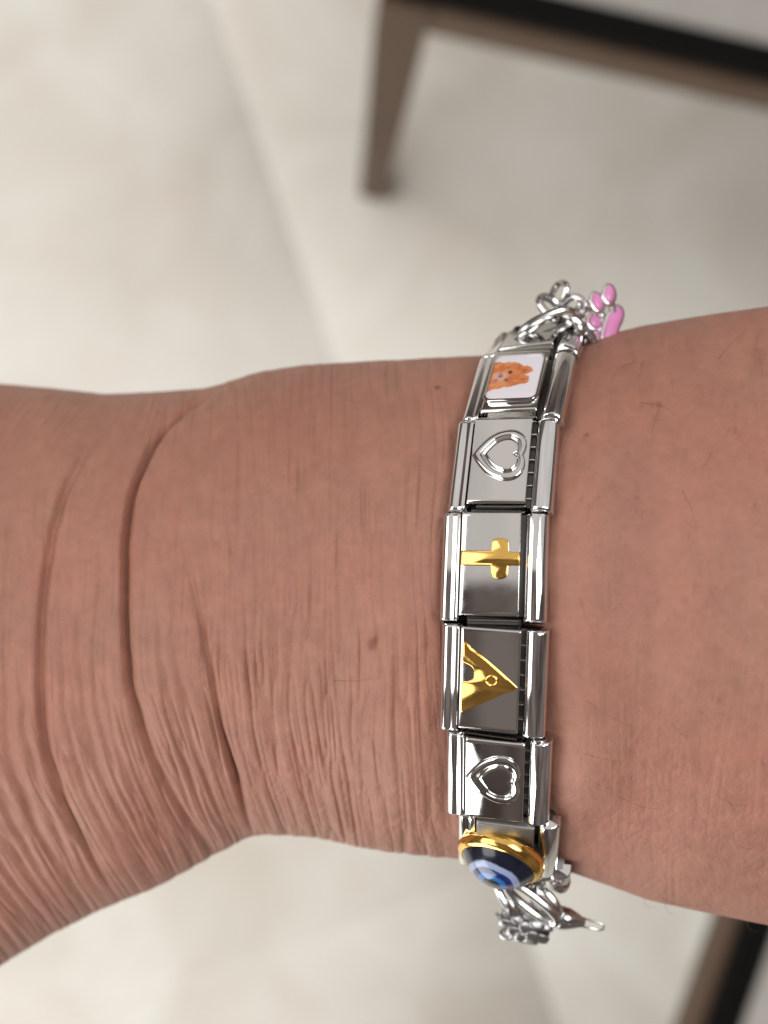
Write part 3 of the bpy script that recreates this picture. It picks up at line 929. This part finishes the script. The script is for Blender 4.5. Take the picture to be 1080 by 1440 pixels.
# chain rings of the bracelet, laid out by pixel at the depth of the wrist's edge
def oval_ring(name, c, d, ax_px, bvec, rad, parent, m, n=28, flat=1.0):
    """c pixel centre, d depth, ax_px = (dx,dy,dz mm) half long axis, bvec = half short axis (mm, camera axes)"""
    cc_ = ray(*c) * d
    A = Vector(ax_px) * MM; B = Vector(bvec) * MM
    bm = bmesh.new()
    pts = []
    for k in range(n):
        t = 2 * math.pi * k / n
        ct, st = math.cos(t), math.sin(t)
        ct = math.copysign(abs(ct) ** 0.85, ct); st = math.copysign(abs(st) ** 0.85, st)
        pts.append(world(cc_ + A * ct + B * st) - parent.location)
    tube_bm(bm, pts, rad * MM, 10, True)
    return link_obj(name, bm_mesh(bm, name), m, parent)

# upper end, beside the paw charm
oval_ring('chain_ring', (741, 467), 0.1425, (1.3, 0.9, 0.0), (0.5, 0.3, 1.4), 0.36, bracelet, M_CHAIN)
oval_ring('chain_ring', (770, 457), 0.1420, (2.5, 1.05, 0.0), (-0.25, 0.75, 0.9), 0.47, bracelet, M_CHAIN)
oval_ring('chain_ring', (776, 434), 0.1440, (0.9, -1.2, 0.3), (-0.9, -0.3, 1.0), 0.44, bracelet, M_CHAIN)
oval_ring('chain_ring', (786, 413), 0.1460, (0.35, 1.05, 0.2), (0.55, -0.2, 0.9), 0.35, bracelet, M_CHAIN)
oval_ring('chain_ring', (806, 434), 0.1440, (0.75, 0.85, 0.4), (0.75, -0.75, 0.2), 0.39, bracelet, M_CHAIN)
oval_ring('chain_ring', (806, 456), 0.1430, (1.3, -0.9, 0.0), (-0.2, 0.5, 0.8), 0.47, bracelet, M_CHAIN)
oval_ring('chain_ring', (818, 474), 0.1435, (0.9, -1.1, 0.0), (0.6, 0.3, 0.8), 0.47, bracelet, M_CHAIN)
# lower end, beside the scaly charm
oval_ring('chain_ring', (788, 1236), 0.1430, (0.5, -0.9, -0.5), (0.5, 0.4, -0.8), 0.44, bracelet, M_CHAIN)
oval_ring('chain_ring', (712, 1262), 0.1450, (0.9, -1.6, 0.2), (-0.5, 0.2, 0.9), 0.43, bracelet, M_CHAIN)
oval_ring('chain_ring', (748, 1270), 0.1425, (2.4, -1.9, 0.0), (0.5, 0.6, 0.7), 0.47, bracelet, M_CHAIN)
oval_ring('chain_ring', (768, 1271), 0.1440, (0.9, -1.3, 0.0), (0.6, 0.45, 0.6), 0.52, bracelet, M_CHAIN)

# ------------------------------------------------------------------ paw charm
PD = 0.1450
paw = empty('paw_charm', at(850, 445, PD))
tag(paw, 'tiny pink enamel paw print charm with silver rims dangling from the chain', 'charm')
pn = Vector((0.35, 0.25, 1)).normalized()          # it faces the camera, turned a little
def paw_frame(px, py, dz=0.0):
    c = ray(px, py) * (PD - dz)
    return c
def pad(px, py, hw, hh, rot, bean=False):
    c = paw_frame(px, py)
    ux = Vector((math.cos(rot), math.sin(rot), 0)); ux = (ux - pn * pn.dot(ux)).normalized(); uy = pn.cross(ux)
    def outline(g):
        pts = []
        for k in range(32):
            t = 2 * math.pi * k / 32
            r = 1.0
            x = (hw + g) * math.cos(t); y = (hh + g) * math.sin(t)
            if bean: x *= 1 + 0.22 * math.cos(2 * t + math.pi) * 0.5 - (0.18 if math.cos(t) > 0 else 0) * math.exp(-(y / (hh * 0.45)) ** 2)
            pts.append((x, y))
        return pts
    def ring(g, z, s=1.0):
        return [world(c + (ux * (x * s) + uy * (y * s) + pn * z) * MM) - paw.location for x, y in outline(g)]
    bm = bmesh.new()
    loft_bm(bm, [ring(0.28, -0.9), ring(0.34, -0.6), ring(0.34, -0.1), ring(0.26, 0.05), ring(0.06, 0.08), ring(-0.02, -0.08)])
    rim = link_obj('pad_rim', bm_mesh(bm, 'pad_rim', True, 60), M_RIM, paw)
    bm = bmesh.new()
    loft_bm(bm, [ring(0.05, -0.1), ring(0.03, 0.10), ring(-0.08, 0.22), ring(-0.08, 0.29, 0.7), ring(-0.08, 0.32, 0.3)])
    link_obj('pad_enamel', bm_mesh(bm, 'pad_enamel', True, 80), M_PINK, rim)
pad(862, 457, 0.84, 2.2, math.radians(-22), True)
pad(857, 414, 0.54, 0.95, math.radians(-8))
pad(840, 425, 0.60, 0.90, math.radians(10))
pad(836, 453, 0.70, 0.70, 0.3)
pad(845, 475, 0.70, 0.70, 0.5)
bm = bmesh.new()
for (x0, y0, x1, y1) in ((838, 428, 858, 450), (857, 415, 862, 440), (836, 452, 860, 455), (845, 474, 860, 462), (838, 428, 836, 450)):
    tube_bm(bm, [world(ray(x0, y0) * (PD + 0.0004)) - paw.location, world(ray(x1, y1) * (PD + 0.0004)) - paw.location], 0.42 * MM, 8)
link_obj('paw_back', bm_mesh(bm, 'paw_back'), M_RIM, paw)
bm = bmesh.new()
cpt = ray(822, 428) * (PD + 0.001)
tube_bm(bm, [world(cpt + Vector((0.95 * math.cos(a), 0.3 * math.sin(a) + 0.5 * math.cos(a), 0.8 * math.sin(a))) * MM) - paw.location for a in [2 * math.pi * k / 20 for k in range(20)]], 0.22 * MM, 8, True)
link_obj('hanging_loop', bm_mesh(bm, 'hanging_loop'), M_RIM, paw)

# ------------------------------------------------------------------ scaly charm hanging below
SD = 0.1465
scaly = empty('scaly_charm', at(742, 1296, SD))
tag(scaly, 'small oxidised silver charm covered in overlapping scales hanging under the blue eye bead', 'charm')
c0 = ray(740, 1298) * SD
ex = Vector((0.93, -0.36, 0.0)).normalized(); ez = Vector((0.0, 0.15, 1.0)); ez = (ez - ex * ex.dot(ez)).normalized(); ey = ez.cross(ex)
def sw(x, y, z): return world(c0 + (ex * x + ey * y + ez * z) * MM) - scaly.location
bm = bmesh.new()
nu, nv = 40, 32
rings = []
for i in range(nu + 1):
    f = i / nu; x = -2.7 + 5.3 * f
    r = max(0.05, (math.sin(math.pi * min(max(f, 0.015), 0.985)) ** 0.62) * (0.75 + 0.35 * f))
    rings.append([(x, 1.9 * r * math.cos(2 * math.pi * k / nv), 1.0 * r * math.sin(2 * math.pi * k / nv)) for k in range(nv)])
loft_bm(bm, [[sw(*p) for p in r] for r in rings])
body = link_obj('charm_body', bm_mesh(bm, 'charm_body', True, 80), M_BASE, scaly)
# individual scales
def scale_mesh():
    bm = bmesh.new()
    o = [(0.80 * math.cos(2 * math.pi * k / 14) * (1.15 if math.cos(2 * math.pi * k / 14) < 0 else 1.0), 0.62 * math.sin(2 * math.pi * k / 14)) for k in range(14)]
    loft_bm(bm, [[(x * MM, y * MM, -0.25 * MM) for x, y in o], [(x * MM, y * MM, 0.08 * MM) for x, y in o], [(x * 0.86 * MM, y * 0.82 * MM, 0.15 * MM) for x, y in o], [(x * 0.4 * MM, y * 0.4 * MM, 0.17 * MM) for x, y in o]])
    return bm_mesh(bm, 'scale', True, 80)
SCALE = scale_mesh(); SCALE.materials.append(M_OXID)
for row in range(5):
    f = 0.14 + 0.18 * row
    x = -2.7 + 5.3 * f
    r = (math.sin(math.pi * f) ** 0.62) * (0.75 + 0.35 * f)
    cnt = max(6, int(round(8 * r)) + 1)
    for k in range(cnt):
        a = 2 * math.pi * (k + 0.5 * (row % 2)) / cnt + 0.2
        y, z = 1.9 * r * math.cos(a), 1.0 * r * math.sin(a)
        nv_ = (ey * (math.cos(a) / 1.9) + ez * (math.sin(a) / 1.0)).normalized()
        tx = (ex - nv_ * nv_.dot(ex)).normalized()
        tx = (tx - nv_ * 0.14).normalized() * -1
        ty = nv_.cross(tx).normalized(); nz_ = tx.cross(ty)
        Mx = (R @ Matrix((tx, ty, nz_)).transposed()).to_4x4()
        o = link_obj('scale', SCALE, None, body)
        o.matrix_local = Matrix.Translation(sw(x, y, z)) @ Mx @ Matrix.Diagonal((1.0, 0.95 * r + 0.1, 1.0, 1.0))
bm = bmesh.new()
cpt = ray(713, 1312) * SD
tube_bm(bm, [world(cpt + Vector((0.62 * math.cos(a), 0.55 * math.sin(a), 0.15 * math.cos(a))) * MM) - scaly.location for a in [2 * math.pi * k / 18 for k in range(18)]], 0.22 * MM, 8, True)
link_obj('charm_ring', bm_mesh(bm, 'charm_ring'), M_OXID, scaly)
bm = bmesh.new()
tube_bm(bm, [world(ray(712, 1300) * SD) - scaly.location, world(ray(704, 1293) * SD) - scaly.location, world(ray(697, 1284) * SD) - scaly.location], [0.42 * MM, 0.32 * MM, 0.2 * MM], 8)
link_obj('charm_tip', bm_mesh(bm, 'charm_tip'), M_OXID, scaly)

# ------------------------------------------------------------------ cone-ended clasp
KD = 0.1450
clasp = empty('clasp_charm', at(800, 1292, KD))
tag(clasp, 'pointed steel cone with a narrow wire loop, hooked beside the scaly charm', 'charm')
def kw(px, py, d=KD): return world(ray(px, py) * d) - clasp.location
bm = bmesh.new()
tube_bm(bm, [kw(776, 1289), kw(781, 1290), kw(787, 1290), kw(800, 1292), kw(812, 1295), kw(822, 1298)], [0.55 * MM, 0.95 * MM, 1.25 * MM, 1.1 * MM, 0.75 * MM, 0.40 * MM], 16)
link_obj('cone', bm_mesh(bm, 'cone', True, 50), M_CHAIN, clasp)
bm = bmesh.new()
tube_bm(bm, [kw(800, 1284, KD - 0.001), kw(826, 1293), kw(845, 1299), kw(849, 1302), kw(848, 1307), kw(843, 1308), kw(824, 1304), kw(800, 1299, KD - 0.001)], 0.12 * MM, 8)
link_obj('wire_loop', bm_mesh(bm, 'wire_loop'), M_CHAIN, clasp)
